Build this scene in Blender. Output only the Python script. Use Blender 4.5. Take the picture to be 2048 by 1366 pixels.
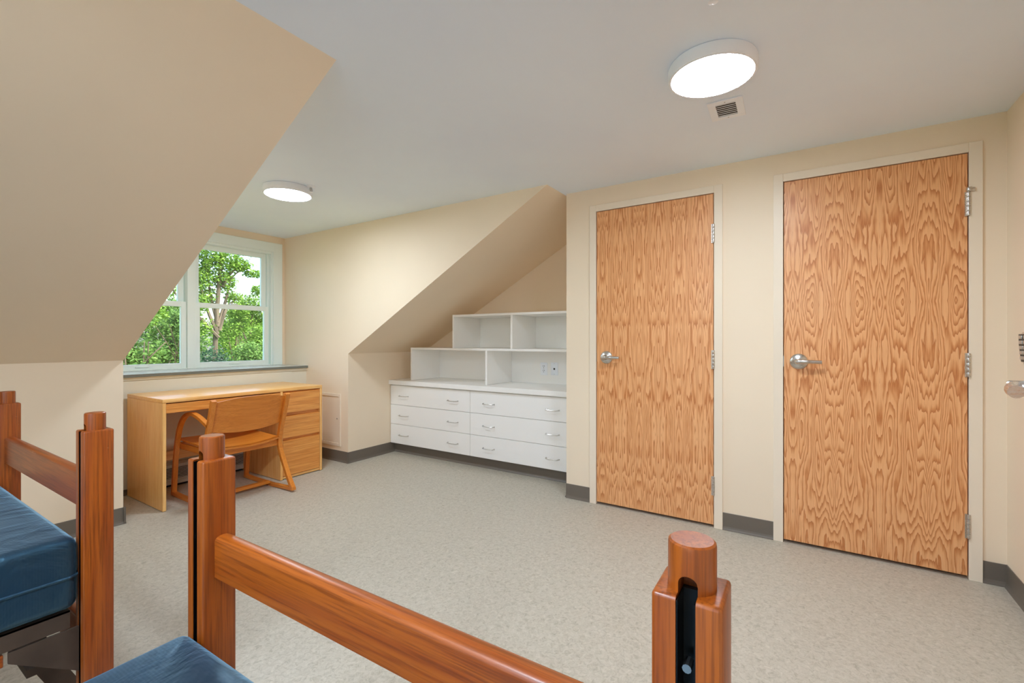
import bpy, bmesh, math, random
from mathutils import Vector, Matrix
random.seed(7)
S = bpy.context.scene
C = S.collection
for o in list(bpy.data.objects):
    bpy.data.objects.remove(o, do_unlink=True)

# ------------------------------------------------------------------ camera
PX = 2048.0
FOC = 925.0
cam = bpy.data.cameras.new('camera')
cam.sensor_width = 36.0
cam.sensor_fit = 'HORIZONTAL'
cam.lens = FOC / PX * 36.0
cam.shift_y = -3.3 / PX
cam.clip_start = 0.02
cam.clip_end = 400
co = bpy.data.objects.new('camera', cam)
C.objects.link(co)
co.location = (0, 0, 1.14)
A_X = math.atan2(925.0, 1438.0)             # angle from the view direction to world +X
co.rotation_euler = (math.pi / 2, 0, A_X - math.pi / 2)
S.camera = co

# ------------------------------------------------------------------ world, sun, exposure
S.view_settings.view_transform = 'Standard'
S.view_settings.look = 'None'
S.view_settings.gamma = 1.0
S.view_settings.exposure = 1.07
S.view_settings.use_curve_mapping = False
S.cycles.max_bounces = 16
S.cycles.diffuse_bounces = 12
S.cycles.glossy_bounces = 6
S.cycles.transparent_max_bounces = 16
LAMP = 55.0                                  # emission of the ceiling lamps' diffusers
w = bpy.data.worlds.new('world')
S.world = w
w.use_nodes = True
nt = w.node_tree
nt.nodes.clear()
sky = nt.nodes.new('ShaderNodeTexSky')
sky.sky_type = 'NISHITA'
sky.sun_disc = False
sky.sun_elevation = math.radians(48)
sky.sun_rotation = math.radians(155)
sky.air_density = 1.0
sky.dust_density = 2.5
sky.ozone_density = 1.5
bg = nt.nodes.new('ShaderNodeBackground')
bg.inputs[1].default_value = 0.40
wo = nt.nodes.new('ShaderNodeOutputWorld')
nt.links.new(sky.outputs[0], bg.inputs[0])
nt.links.new(bg.outputs[0], wo.inputs[0])
sun = bpy.data.lights.new('sun', 'SUN')
sun.energy = 3.4
sun.angle = math.radians(0.6)
sun.color = (1.0, 0.95, 0.86)
so = bpy.data.objects.new('sun', sun)
C.objects.link(so)
so.location = (0, -10, 20)
so.rotation_euler = Vector((-0.35, 0.75, -0.85)).to_track_quat('-Z', 'Y').to_euler()

# ------------------------------------------------------------------ materials
def L(r, g, b):
    f = lambda c: (c / 255 / 12.92) if c / 255 <= 0.04045 else ((c / 255 + 0.055) / 1.055) ** 2.4
    return (f(r), f(g), f(b), 1)

class N:
    """small node-tree builder"""
    def __init__(s, name):
        s.m = bpy.data.materials.new(name)
        s.m.use_nodes = True
        s.t = s.m.node_tree
        s.t.nodes.clear()
        s.out = s.n('ShaderNodeOutputMaterial')
        s.p = s.n('ShaderNodeBsdfPrincipled')
        s.l(s.p.outputs[0], s.out.inputs[0])
    def n(s, t, **k):
        x = s.t.nodes.new(t)
        for a, b in k.items():
            setattr(x, a, b)
        return x
    def l(s, a, b):
        s.t.links.new(a, b)
    def coord(s, scale=(1, 1, 1), rot=(0, 0, 0), loc=(0, 0, 0)):
        tc = s.n('ShaderNodeTexCoord')
        mp = s.n('ShaderNodeMapping')
        mp.inputs['Scale'].default_value = scale
        mp.inputs['Rotation'].default_value = rot
        mp.inputs['Location'].default_value = loc
        s.l(tc.outputs['Object'], mp.inputs[0])
        return mp.outputs[0]
    def noise(s, vec, scale, detail=3, rough=0.5, dist=0.0):
        x = s.n('ShaderNodeTexNoise')
        x.inputs['Scale'].default_value = scale
        x.inputs['Detail'].default_value = detail
        x.inputs['Roughness'].default_value = rough
        x.inputs['Distortion'].default_value = dist
        s.l(vec, x.inputs['Vector'])
        return x.outputs[0]
    def ramp(s, fac, stops):
        x = s.n('ShaderNodeValToRGB')
        e = x.color_ramp.elements
        e[0].position, e[0].color = stops[0]
        e[1].position, e[1].color = stops[-1]
        for p_, c_ in stops[1:-1]:
            k = e.new(p_)
            k.color = c_
        s.l(fac, x.inputs[0])
        return x.outputs[0]
    def math(s, op, a, b=None):
        x = s.n('ShaderNodeMath', operation=op)
        for i, v in enumerate((a, b)):
            if v is None:
                continue
            if isinstance(v, (int, float)):
                x.inputs[i].default_value = v
            else:
                s.l(v, x.inputs[i])
        return x.outputs[0]
    def mix(s, fac, a, b, mode='MIX'):
        x = s.n('ShaderNodeMix', data_type='RGBA', blend_type=mode)
        for i, v in ((0, fac), (6, a), (7, b)):
            if isinstance(v, (int, float)):
                x.inputs[i].default_value = v
            elif isinstance(v, tuple):
                x.inputs[i].default_value = v
            else:
                s.l(v, x.inputs[i])
        return x.outputs[2]
    def bump(s, h, strength=0.2, dist=0.002):
        x = s.n('ShaderNodeBump')
        x.inputs['Strength'].default_value = strength
        x.inputs['Distance'].default_value = dist
        s.l(h, x.inputs['Height'])
        s.l(x.outputs[0], s.p.inputs['Normal'])
    def set(s, col=None, rough=None, metal=None, spec=None):
        if col is not None:
            if isinstance(col, tuple):
                s.p.inputs['Base Color'].default_value = col
            else:
                s.l(col, s.p.inputs['Base Color'])
        if rough is not None:
            if isinstance(rough, (int, float)):
                s.p.inputs['Roughness'].default_value = rough
            else:
                s.l(rough, s.p.inputs['Roughness'])
        if metal is not None:
            s.p.inputs['Metallic'].default_value = metal
        if spec is not None:
            s.p.inputs['Specular IOR Level'].default_value = spec
        return s

def paint(name, col, rough=0.6, bump=0.08, var=0.03):
    m = N(name)
    v = m.coord()
    a = m.noise(v, 1.3, 3)
    c2 = tuple(min(1, x * (1 + var)) for x in col[:3]) + (1,)
    c1 = tuple(x * (1 - var) for x in col[:3]) + (1,)
    m.set(m.ramp(a, [(0.3, c1), (0.7, c2)]), rough, spec=0.3)
    m.bump(m.noise(v, 160, 2), bump, 0.0006)
    return m.m

def metal(name, col, rough=0.3):
    m = N(name)
    v = m.coord((1, 1, 30))
    a = m.noise(v, 30, 2)
    m.set(col, None, 1.0)
    m.l(m.ramp(a, [(0.2, (rough * 0.8,) * 3 + (1,)), (0.8, (rough * 1.25,) * 3 + (1,))]), m.p.inputs['Roughness'])
    return m.m

def wood(name, light, mid, dark, axis='z', scale=1.0, rough=0.35, seed=0.0, coat=0.15, wear=0.0):
    """straight-grained oak: noise stretched along the grain plus fine pores"""
    m = N(name)
    st = {'x': (0.06, 1, 1), 'y': (1, 0.06, 1), 'z': (1, 1, 0.06)}[axis]
    fine = {'x': (0.025, 1, 1), 'y': (1, 0.025, 1), 'z': (1, 1, 0.025)}[axis]
    v = m.coord(st, loc=(seed, seed * 1.7, seed * 0.6))
    b = m.noise(v, 9 * scale, 2, 0.5, 0.3)
    bands = m.math('FRACT', m.math('MULTIPLY', b, 7.0))
    bands = m.math('PINGPONG', m.math('MULTIPLY', bands, 2.0), 1.0)
    col = m.ramp(bands, [(0.0, mid), (0.75, light), (1.0, light)])
    f = m.noise(m.coord(fine, loc=(seed, 3 + seed, 1)), 190 * scale, 3, 0.65)
    pores = m.ramp(f, [(0.36, (1, 1, 1, 1)), (0.55, (0, 0, 0, 1))])
    col = m.mix(m.math('MULTIPLY', pores, 0.6), col, dark)
    big = m.noise(m.coord(loc=(seed, 0, 0)), 2.2, 2)
    col = m.mix(m.ramp(big, [(0.35, (0, 0, 0, 1)), (0.7, (0.35, 0.35, 0.35, 1))]), col, mid)
    if wear > 0:
        sc = m.noise(m.coord({'x': (.3, 3, 9), 'y': (3, .3, 9), 'z': (3, 3, 12)}[axis]), 14, 5, 0.7)
        col = m.mix(m.ramp(sc, [(0.70, (0, 0, 0, 1)), (0.74, (wear, wear, wear, 1))]), col, L(225, 185, 150))
    m.set(col, rough)
    m.p.inputs['Coat Weight'].default_value = coat
    m.p.inputs['Coat Roughness'].default_value = 0.2
    m.bump(f, 0.05, 0.0008)
    return m.m

def veneer(name, seed, leafw, zfold, lines, zst, amp, yst=1.0):
    """plain-sliced, book-matched oak veneer with cathedral figure; local Y across the door, Z up"""
    m = N(name)
    tc = m.n('ShaderNodeTexCoord')
    sx = m.n('ShaderNodeSeparateXYZ')
    m.l(tc.outputs['Object'], sx.inputs[0])
    y = m.math('PINGPONG', m.math('ADD', sx.outputs[1], 5.0), leafw)
    z = m.math('ABSOLUTE', m.math('SUBTRACT', sx.outputs[2], zfold))
    def field(sy, sz, off, detail, rough):
        cb = m.n('ShaderNodeCombineXYZ')
        cb.inputs[0].default_value = seed + off
        m.l(m.math('MULTIPLY', y, sy), cb.inputs[1])
        m.l(m.math('MULTIPLY', z, sz), cb.inputs[2])
        return m.noise(cb.outputs[0], 1.0, detail, rough, 0.0)
    big = field(11.0 * yst, 1.5 * zst, 0.0, 1.0, 0.4)          # broad cathedrals
    small = field(38.0 * yst, 6.0 * zst, 4.0, 2.0, 0.55)       # wandering edges
    jag = field(150.0, 22.0, 9.0, 2.0, 0.6)              # toothed growth rings
    tot = m.math('ADD', m.math('ADD', big, m.math('MULTIPLY', small, amp)), m.math('ADD', m.math('MULTIPLY', jag, 0.010), m.math('MULTIPLY', z, 0.06)))
    rings = m.math('FRACT', m.math('MULTIPLY', tot, lines))
    a = m.ramp(rings, [(0.0, L(194, 124, 72)), (0.07, L(238, 180, 126)), (0.50, L(234, 173, 118)), (0.78, L(212, 143, 87)), (1.0, L(190, 116, 61))])
    fine = m.noise(m.coord((1, 1, 0.02), loc=(seed, 1, 2)), 240, 3, 0.7)
    p = m.ramp(fine, [(0.34, (1, 1, 1, 1)), (0.52, (0, 0, 0, 1))])
    col = m.mix(m.math('MULTIPLY', p, 0.28), a, L(182, 112, 62))
    m.set(col, 0.38)
    m.p.inputs['Coat Weight'].default_value = 0.12
    m.bump(fine, 0.04, 0.0006)
    return m.m

M = {}
M['wall'] = paint('cream_wall_paint', L(238, 222, 198), 0.6)
M['ceil'] = paint('white_ceiling_paint', L(232, 242, 255), 0.75)
M['frame'] = paint('cream_frame_enamel', L(237, 224, 204), 0.38, 0.02)
M['wtrim'] = paint('white_window_enamel', L(236, 246, 242), 0.35, 0.02, 0.01)
M['ledge'] = paint('pale_grey_green_paint', L(222, 219, 203), 0.5)
M['white'] = paint('white_laminate', L(243, 242, 239), 0.42, 0.01, 0.01)
M['plastic'] = paint('white_plastic', L(238, 243, 250), 0.35, 0.0, 0.01)
M['base'] = paint('taupe_rubber_base', L(112, 104, 94), 0.4, 0.02, 0.04)
M['nickel'] = metal('satin_nickel', (0.62, 0.60, 0.57, 1), 0.28)
M['steel'] = metal('brushed_steel', (0.55, 0.55, 0.54, 1), 0.33)
M['desk'] = {a: wood('honey_oak_' + a, L(250, 202, 128), L(244, 188, 110), L(212, 144, 72), a, 1.0, 0.32, i * 2.3) for i, a in enumerate('xyz')}
M['deskf'] = wood('honey_oak_drawer', L(236, 166, 86), L(224, 148, 68), L(190, 112, 44), 'x', 1.0, 0.34, 5.5)
M['chair'] = {a: wood('maple_brown_' + a, L(226, 142, 54), L(216, 130, 44), L(192, 106, 30), a, 1.1, 0.34, 9 + i) for i, a in enumerate('xyz')}
M['bed'] = {a: wood('orange_oak_' + a, L(160, 82, 18), L(142, 66, 11), L(86, 34, 4), a, 1.2, 0.36, 17 + i, 0.12, 0.0) for i, a in enumerate('xyz')}
M['bedw'] = {a: wood('worn_orange_oak_' + a, L(156, 78, 17), L(138, 62, 10), L(82, 32, 4), a, 1.2, 0.36, 23 + i, 0.12, 0.55) for i, a in enumerate('xyz')}
M['door1'] = veneer('oak_veneer_fine', 3.1, 0.127, 2.35, 19.0, 0.62, 0.17, 1.45)
M['door2'] = veneer('oak_veneer_bold', 11.7, 0.1905, 1.33, 20.0, 0.95, 0.12, 1.1)

m = N('linoleum')
v = m.coord()
a = m.noise(v, 55, 6, 0.75, 1.0)
b = m.noise(m.coord((1, 1.8, 1), (0, 0, 0.6)), 150, 4, 0.8, 2.0)
d = m.noise(v, 1.1, 2)
col = m.ramp(a, [(0.30, L(156, 150, 135)), (0.48, L(186, 180, 165)), (0.56, L(192, 186, 172)), (0.72, L(206, 200, 186))])
col = m.mix(m.ramp(b, [(0.60, (0, 0, 0, 1)), (0.70, (0.6, 0.6, 0.6, 1))]), col, L(212, 207, 195))
col = m.mix(m.ramp(b, [(0.30, (0.55, 0.55, 0.55, 1)), (0.40, (0, 0, 0, 1))]), col, L(138, 130, 114))
m.set(col, None, spec=0.35)
m.l(m.ramp(d, [(0.3, (0.42,) * 3 + (1,)), (0.7, (0.55,) * 3 + (1,))]), m.p.inputs['Roughness'])
M['floor'] = m.m

m = N('navy_vinyl')
v = m.coord((1, 1.4, 1))
f1 = m.noise(v, 7, 4, 0.6, 0.6)
m.set(m.ramp(f1, [(0.3, L(14, 30, 46)), (0.7, L(20, 40, 60))]), 0.40, spec=1.0)
m.p.inputs['Specular Tint'].default_value = (0.36, 0.74, 1.0, 1)  # blue tint here and in the sheen stands in for reflected bluish daylight
m.p.inputs['Sheen Weight'].default_value = 0.7
m.p.inputs['Sheen Tint'].default_value = (0.32, 0.68, 1.0, 1)
m.p.inputs['Sheen Roughness'].default_value = 0.4
w1 = m.n('ShaderNodeTexWave')
w1.inputs['Scale'].default_value = 60
w1.inputs['Distortion'].default_value = 0.5
m.l(m.coord(), w1.inputs[0])
m.bump(m.math('ADD', m.math('MULTIPLY', f1, 5.0), m.math('MULTIPLY', w1.outputs[1], 0.025)), 0.5, 0.004)
M['vinyl'] = m.m
m = N('brown_steel')
m.set(m.ramp(m.noise(m.coord(), 12, 3), [(0.3, L(66, 54, 46)), (0.7, L(82, 68, 58))]), 0.5, 0.3)
M['brown'] = m.m
m = N('black_steel')
m.set(L(9, 9, 10), 0.35, 0.2)
M['black'] = m.m
m = N('gap_shade')
m.set(L(24, 20, 17), 0.9)  # near-black colour standing in for shade in gaps and holes
M['dark'] = m.m
m = N('sill_laminate')
m.set(m.ramp(m.noise(m.coord(), 60, 4), [(0.3, L(176, 182, 182)), (0.7, L(196, 201, 200))]), 0.16)
M['sill'] = m.m
m = N('sill_edge')
m.set(L(112, 116, 110), 0.4)
M['silledge'] = m.m
m = N('heater_enamel')
m.set(L(186, 184, 176), 0.4)
M['heater'] = m.m
def diffuser(k):
    m = N('lamp_diffuser')
    m.set(L(250, 250, 248), 0.5)
    m.p.inputs['Emission Color'].default_value = (0.88, 1.0, 1.14, 1)
    m.p.inputs['Emission Strength'].default_value = LAMP * k
    return m.m
# window glass: clear with a faint Fresnel reflection
m = N('window_glass')
tr = m.n('ShaderNodeBsdfTransparent')
tr.inputs[0].default_value = (0.96, 0.98, 0.97, 1)
gl = m.n('ShaderNodeBsdfGlossy')
gl.inputs['Roughness'].default_value = 0.02
fr = m.n('ShaderNodeFresnel')
fr.inputs[0].default_value = 1.35
mx = m.n('ShaderNodeMixShader')
m.l(fr.outputs[0], mx.inputs[0]); m.l(tr.outputs[0], mx.inputs[1]); m.l(gl.outputs[0], mx.inputs[2])
m.l(mx.outputs[0], m.out.inputs[0])
M['glass'] = m.m

def leafmat(name, c1, c2, c3):
    m = N(name)
    g = m.n('ShaderNodeNewGeometry')
    col = m.ramp(g.outputs['Random Per Island'], [(0.0, c1), (0.5, c2), (1.0, c3)])
    m.set(col, 0.6, spec=0.2)
    t = m.n('ShaderNodeBsdfTranslucent')
    m.l(col, t.inputs[0])
    x = m.n('ShaderNodeMixShader')
    x.inputs[0].default_value = 0.35
    m.l(m.p.outputs[0], x.inputs[1]); m.l(t.outputs[0], x.inputs[2])
    m.l(x.outputs[0], m.out.inputs[0])
    return m.m
M['leaf'] = leafmat('fresh_green_leaves', L(84, 118, 42), L(110, 146, 54), L(146, 178, 82))
M['leaf2'] = leafmat('mid_green_leaves', L(72, 106, 48), L(96, 130, 60), L(124, 156, 82))
M['leaf3'] = leafmat('dark_evergreen_leaves', L(34, 60, 44), L(48, 78, 52), L(66, 98, 62))
m = N('bark')
m.set(m.ramp(m.noise(m.coord((1, 1, 0.2)), 12, 4), [(0.3, L(70, 60, 48)), (0.7, L(112, 98, 80))]), 0.9)
M['bark'] = m.m
m = N('grass')
m.set(m.ramp(m.noise(m.coord(), 0.6, 4), [(0.3, L(88, 120, 58)), (0.7, L(120, 150, 78))]), 0.9)
M['grass'] = m.m
m = N('bounce_concrete')
m.set(m.ramp(m.noise(m.coord(), 0.8, 4), [(0.3, L(196, 193, 186)), (0.7, L(212, 209, 203))]), 0.85)
M['concrete'] = m.m

# ------------------------------------------------------------------ mesh helpers
def box(bm, a, b, bev=0.0, seg=2):
    x0, y0, z0 = (min(a[i], b[i]) for i in range(3))
    x1, y1, z1 = (max(a[i], b[i]) for i in range(3))
    vs = [bm.verts.new(p) for p in [(x0, y0, z0), (x1, y0, z0), (x1, y1, z0), (x0, y1, z0), (x0, y0, z1), (x1, y0, z1), (x1, y1, z1), (x0, y1, z1)]]
    fs = [bm.faces.new([vs[i] for i in q]) for q in [(0, 3, 2, 1), (4, 5, 6, 7), (0, 1, 5, 4), (1, 2, 6, 5), (2, 3, 7, 6), (3, 0, 4, 7)]]
    if bev > 0:
        es = list({e for f in fs for e in f.edges})
        bmesh.ops.bevel(bm, geom=es, offset=bev, segments=seg, affect='EDGES', profile=0.5)
    return bm

def prism(bm, pts, axis, a, b, bev=0.0, seg=2):
    """extrude a 2-D polygon along an axis; pts are (p, q) in the other two axes in x,y,z order"""
    def P(p, t):
        return {'x': (t, p[0], p[1]), 'y': (p[0], t, p[1]), 'z': (p[0], p[1], t)}[axis]
    v0 = [bm.verts.new(P(p, a)) for p in pts]
    v1 = [bm.verts.new(P(p, b)) for p in pts]
    n = len(pts)
    fs = [bm.faces.new(v0[::-1]), bm.faces.new(v1)]
    for i in range(n):
        fs.append(bm.faces.new([v0[i], v0[(i + 1) % n], v1[(i + 1) % n], v1[i]]))
    bmesh.ops.recalc_face_normals(bm, faces=fs)
    if bev > 0:
        es = list(set(fs[0].edges) | set(fs[1].edges))
        bmesh.ops.bevel(bm, geom=es, offset=bev, segments=seg, affect='EDGES', profile=0.5)
    return bm

def lathe(bm, prof, c, axis='z', seg=40, smooth_close=True):
    """revolve (r, h) profile round an axis through c"""
    rings = []
    for r, h in prof:
        ring = []
        for k in range(seg):
            t = 2 * math.pi * k / seg
            u, v_ = r * math.cos(t), r * math.sin(t)
            p = {'z': (u, v_, h), 'x': (h, u, v_), 'y': (v_, h, u)}[axis]
            ring.append(bm.verts.new((c[0] + p[0], c[1] + p[1], c[2] + p[2])))
        rings.append(ring)
    fs = []
    for a, b in zip(rings, rings[1:]):
        for k in range(seg):
            fs.append(bm.faces.new([a[k], a[(k + 1) % seg], b[(k + 1) % seg], b[k]]))
    fs.append(bm.faces.new(rings[0][::-1]))
    fs.append(bm.faces.new(rings[-1]))
    bmesh.ops.recalc_face_normals(bm, faces=fs)
    return bm

def tube(bm, pts, r, seg=8):
    """round tube along a polyline; r may be a list"""
    pts = [Vector(p) for p in pts]
    rs = r if isinstance(r, (list, tuple)) else [r] * len(pts)
    rings = []
    ref = Vector((0.137, 0.21, 0.97)).normalized()
    for i, p in enumerate(pts):
        d = (pts[min(i + 1, len(pts) - 1)] - pts[max(i - 1, 0)]).normalized()
        a = d.cross(ref)
        if a.length < 1e-3:
            a = d.cross(Vector((1, 0, 0)))
        a.normalize()
        b = d.cross(a)
        rings.append([bm.verts.new(p + (a * math.cos(2 * math.pi * k / seg) + b * math.sin(2 * math.pi * k / seg)) * rs[i]) for k in range(seg)])
    fs = []
    for a, b in zip(rings, rings[1:]):
        for k in range(seg):
            fs.append(bm.faces.new([a[k], a[(k + 1) % seg], b[(k + 1) % seg], b[k]]))
    fs.append(bm.faces.new(rings[0][::-1]))
    fs.append(bm.faces.new(rings[-1]))
    bmesh.ops.recalc_face_normals(bm, faces=fs)
    return bm

def smooth(pts, n=6):
    out = []
    P = [Vector(p) for p in pts]
    for i in range(len(P) - 1):
        p0, p1, p2, p3 = P[max(i - 1, 0)], P[i], P[i + 1], P[min(i + 2, len(P) - 1)]
        for k in range(n):
            t = k / n
            out.append(0.5 * ((2 * p1) + (p2 - p0) * t + (2 * p0 - 5 * p1 + 4 * p2 - p3) * t * t + (3 * p1 - p0 - 3 * p2 + p3) * t ** 3))
    out.append(P[-1])
    return out

def strip(bm, path, th, x0, x1, bev=0.003):
    """bent-wood strip: a path in the YZ plane thickened by th and extruded from x0 to x1"""
    P = [Vector(p) for p in path]
    a, b = [], []
    for i, p in enumerate(P):
        d0 = (p - P[i - 1]).normalized() if i > 0 else (P[1] - p).normalized()
        d1 = (P[i + 1] - p).normalized() if i < len(P) - 1 else d0
        d = (d0 + d1).normalized()
        n = Vector((-d.y, d.x))
        k = th / 2 / max(0.45, n.dot(Vector((-d0.y, d0.x))))
        a.append(p + n * k)
        b.append(p - n * k)
    # quads along the strip so the shape may be concave
    V = []
    for q, r_ in zip(a, b):
        V.append([bm.verts.new((x, s_[0], s_[1])) for x in (x0, x1) for s_ in (q, r_)])
    fs = []
    for s_, t_ in zip(V, V[1:]):
        for i, j in ((0, 1), (1, 3), (3, 2), (2, 0)):
            fs.append(bm.faces.new([s_[i], s_[j], t_[j], t_[i]]))
    fs.append(bm.faces.new([V[0][i] for i in (0, 1, 3, 2)]))
    fs.append(bm.faces.new([V[-1][i] for i in (0, 2, 3, 1)]))
    bmesh.ops.recalc_face_normals(bm, faces=fs)
    if bev > 0:
        es = [e for e in bm.edges if len(e.link_faces) == 2 and e.calc_face_angle(0) > 0.9]
        bmesh.ops.bevel(bm, geom=es, offset=bev, segments=2, affect='EDGES', profile=0.5)
    return bm

def obj(name, bm, mat, parent=None, shade=None):
    me = bpy.data.meshes.new(name)
    bm.to_mesh(me)
    bm.free()
    return mobj(name, me, mat, parent, shade)

def mobj(name, me, mat, parent=None, shade=None):
    if mat is not None:
        me.materials.clear()
        me.materials.append(mat)
    if shade:
        for p in me.polygons:
            p.use_smooth = True
        if shade != 'all':
            try:
                me.set_sharp_from_angle(angle=math.radians(35))
            except Exception:
                pass
    o = bpy.data.objects.new(name, me)
    C.objects.link(o)
    if parent is not None:
        o.parent = parent
    return o

def NB():
    return bmesh.new()

def tag(o, label=None, cat=None, group=None, kind=None):
    if label: o['label'] = label
    if cat: o['category'] = cat
    if group: o['group'] = group
    if kind: o['kind'] = kind
    return o

def thing(name, label, cat, loc=(0, 0, 0), rz=0.0, group=None):
    o = bpy.data.objects.new(name, None)
    o.empty_display_size = 0.1
    C.objects.link(o)
    o.location = loc
    o.rotation_euler = (0, 0, rz)
    return tag(o, label, cat, group)

def struct(name, bm, mat, label, parent=None, shade=None):
    o = obj(name, bm, mat, parent, shade)
    o['kind'] = 'structure'
    o['label'] = label
    return o

def copytree(o, parent=None):
    c = o.copy()
    C.objects.link(c)
    c.parent = parent
    for ch in list(o.children):
        copytree(ch, c)
    return c

# ------------------------------------------------------------------ room dimensions (metres)
CZ = 2.195            # ceiling height
XD = 3.03             # door wall
YS = -0.767           # south wall
XW = -1.78            # west wall
YK = 3.58             # knee walls
YT = 1.50             # where the roof slope meets the flat ceiling
KZ = 1.012            # knee wall height
XL, XR = 1.108, 2.772  # dormer cheeks
YW = 4.602            # window wall
XB = 3.775            # alcove back wall
YA = 1.48             # alcove return
T = 0.10
RX0, RX1, RY0, RY1 = XW - T, XB + T, YS - T, YW + T

b = NB(); box(b, (RX0, RY0, -0.12), (RX1, RY1, 0.0))
struct('floor', b, M['floor'], 'mottled grey-beige linoleum floor')
b = NB(); box(b, (RX0, RY0, CZ), (RX1, RY1, CZ + 0.12))
struct('ceiling', b, M['ceil'], 'flat white painted ceiling')

# door wall with two openings
D1 = (0.491, 1.243)
D2 = (-0.632, 0.121)
DZ = 2.027
G = 0.004
b = NB()
box(b, (XD, YS, 0), (XD + T, D2[0] - 0.03, CZ))
box(b, (XD, D2[0] - 0.03, DZ + 0.03), (XD + T, D2[1] + 0.03, CZ))
box(b, (XD, D2[1] + 0.03, 0), (XD + T, D1[0] - 0.03, CZ))
box(b, (XD, D1[0] - 0.03, DZ + 0.03), (XD + T, D1[1] + 0.03, CZ))
box(b, (XD, D1[1] + 0.03, 0), (XD + T, YA, CZ))
struct('wall_east', b, M['wall'], 'cream wall with two oak doors')
b = NB(); box(b, (XD + T, YS, 0), (XD + T + 0.05, YA - T, CZ))
struct('door_gap_shade', b, M['dark'], 'dark backing coloured as the shade behind the doors')  # dark slab stands in for the shade seen through the door gaps
b = NB(); box(b, (XD + T, YA - T, 0), (XB, YA, CZ))
struct('wall_alcove_return', b, M['wall'], 'cream return wall beside the alcove')
b = NB(); box(b, (XB, YA - T, 0), (XB + T, YK + T, CZ))
struct('wall_alcove', b, M['wall'], 'cream end wall above the white shelves')
b = NB(); box(b, (XW - T, YS - T, 0), (XD + T, YS, CZ))
struct('wall_south', b, M['wall'], 'cream wall at the right of the doors')
GY0, GY1, GZ0, GZ1 = -0.65, 1.60, 0.45, 2.08        # opening for the added, unseen gable window behind the camera
b = NB()
box(b, (XW - T, YS, 0), (XW, GY0, CZ))
box(b, (XW - T, GY1, 0), (XW, YK + T, CZ))
box(b, (XW - T, GY0, 0), (XW, GY1, GZ0))
box(b, (XW - T, GY0, GZ1), (XW, GY1, CZ))
struct('wall_west', b, M['wall'], 'cream wall behind the beds')
b = NB(); box(b, (0.50, YS, 0), (0.60, -0.19, CZ))
struct('wall_entry', b, M['wall'], 'short cream wall carrying the entry door')

cheek = [(YT, CZ), (YK, KZ), (YK, 0), (YW, 0), (YW, CZ)]
b = NB(); prism(b, cheek, 'x', XL - 0.06, XL)
struct('wall_dormer_west', b, M['wall'], 'left cheek wall of the dormer')
b = NB(); prism(b, cheek, 'x', XR, XR + 0.06)
struct('wall_dormer_east', b, M['wall'], 'cream right cheek wall of the dormer')
b = NB(); box(b, (XW, YK, 0), (XL - 0.06, YK + T, KZ + 0.05))
struct('wall_knee_west', b, M['wall'], 'low cream knee wall under the left roof slope')
b = NB(); box(b, (XR + 0.06, YK, 0), (XB, YK + T, KZ + 0.05))
struct('wall_knee_east', b, M['wall'], 'low cream knee wall beside the white drawers')
sl = [(YT, CZ), (YK, KZ), (YK + T, KZ - T * 0.5686), (YK + T, KZ + 0.14), (YT + 0.21, CZ)]
b = NB(); prism(b, sl, 'x', XW, XL - 0.06)
struct('ceiling_slope_west', b, M['wall'], 'large cream sloping ceiling at the left')
b = NB(); prism(b, sl, 'x', XR + 0.06, XB)
struct('ceiling_slope_east', b, M['wall'], 'cream sloping ceiling over the alcove')

# window wall
WX0, WX1, WZ0, WZ1 = 1.19, 2.64, 0.885, 2.036
b = NB()
box(b, (XL, YW, 0), (WX0, YW + T, CZ))
box(b, (WX1, YW, 0), (XR, YW + T, CZ))
box(b, (WX0, YW, 0), (WX1, YW + T, WZ0))
box(b, (WX0, YW, WZ1), (WX1, YW + T, CZ))
struct('wall_north', b, M['wall'], 'cream window wall of the dormer')
YL = 4.225
b = NB(); box(b, (XL, YL, 0), (XR, YW, 0.862))
struct('wall_ledge', b, M['ledge'], 'pale boxed ledge wall below the window sill')

# ------------------------------------------------------------------ baseboards
def cove(name, p0, p1, nrm, label, h=0.102):
    """rubber cove base: p0->p1 on the floor, nrm points into the room"""
    b = NB()
    p0, p1, nrm = Vector(p0 + (0,)), Vector(p1 + (0,)), Vector(nrm + (0,))
    prof = [(0, 0), (0.012, 0), (0.0118, 0.003), (0.007, 0.012), (0.0045, 0.022), (0.004, h - 0.002), (0.003, h), (0, h)]
    v0 = [b.verts.new(p0 + nrm * d + Vector((0, 0, z))) for d, z in prof]
    v1 = [b.verts.new(p1 + nrm * d + Vector((0, 0, z))) for d, z in prof]
    n = len(prof)
    fs = [b.faces.new(v0), b.faces.new(v1[::-1])]
    for i in range(n):
        fs.append(b.faces.new([v0[i], v1[i], v1[(i + 1) % n], v0[(i + 1) % n]]))
    bmesh.ops.recalc_face_normals(b, faces=fs)
    return struct(name, b, M['base'], label)
FW = 0.052
cove('baseboard_east_corner', (XD, YS), (XD, D2[0] - FW), (-1, 0), 'taupe rubber base by the right corner')
cove('baseboard_east_middle', (XD, D2[1] + FW), (XD, D1[0] - FW), (-1, 0), 'taupe rubber base between the doors')
cove('baseboard_east_end', (XD, D1[1] + FW), (XD, YA), (-1, 0), 'taupe rubber base between narrow door and alcove')
cove('baseboard_alcove_return', (XD, YA), (3.28, YA), (0, 1), 'taupe rubber base on the alcove return')
cove('baseboard_south', (0.6, YS), (XD, YS), (0, 1), 'taupe rubber base along the right wall')
cove('baseboard_knee_east', (XR - 0.012, YK), (3.34, YK), (0, -1), 'taupe rubber base beside the drawers')
cove('baseboard_dormer_east', (XR, YK - 0.012), (XR, YL), (-1, 0), 'taupe rubber base under the access panel')
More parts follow.
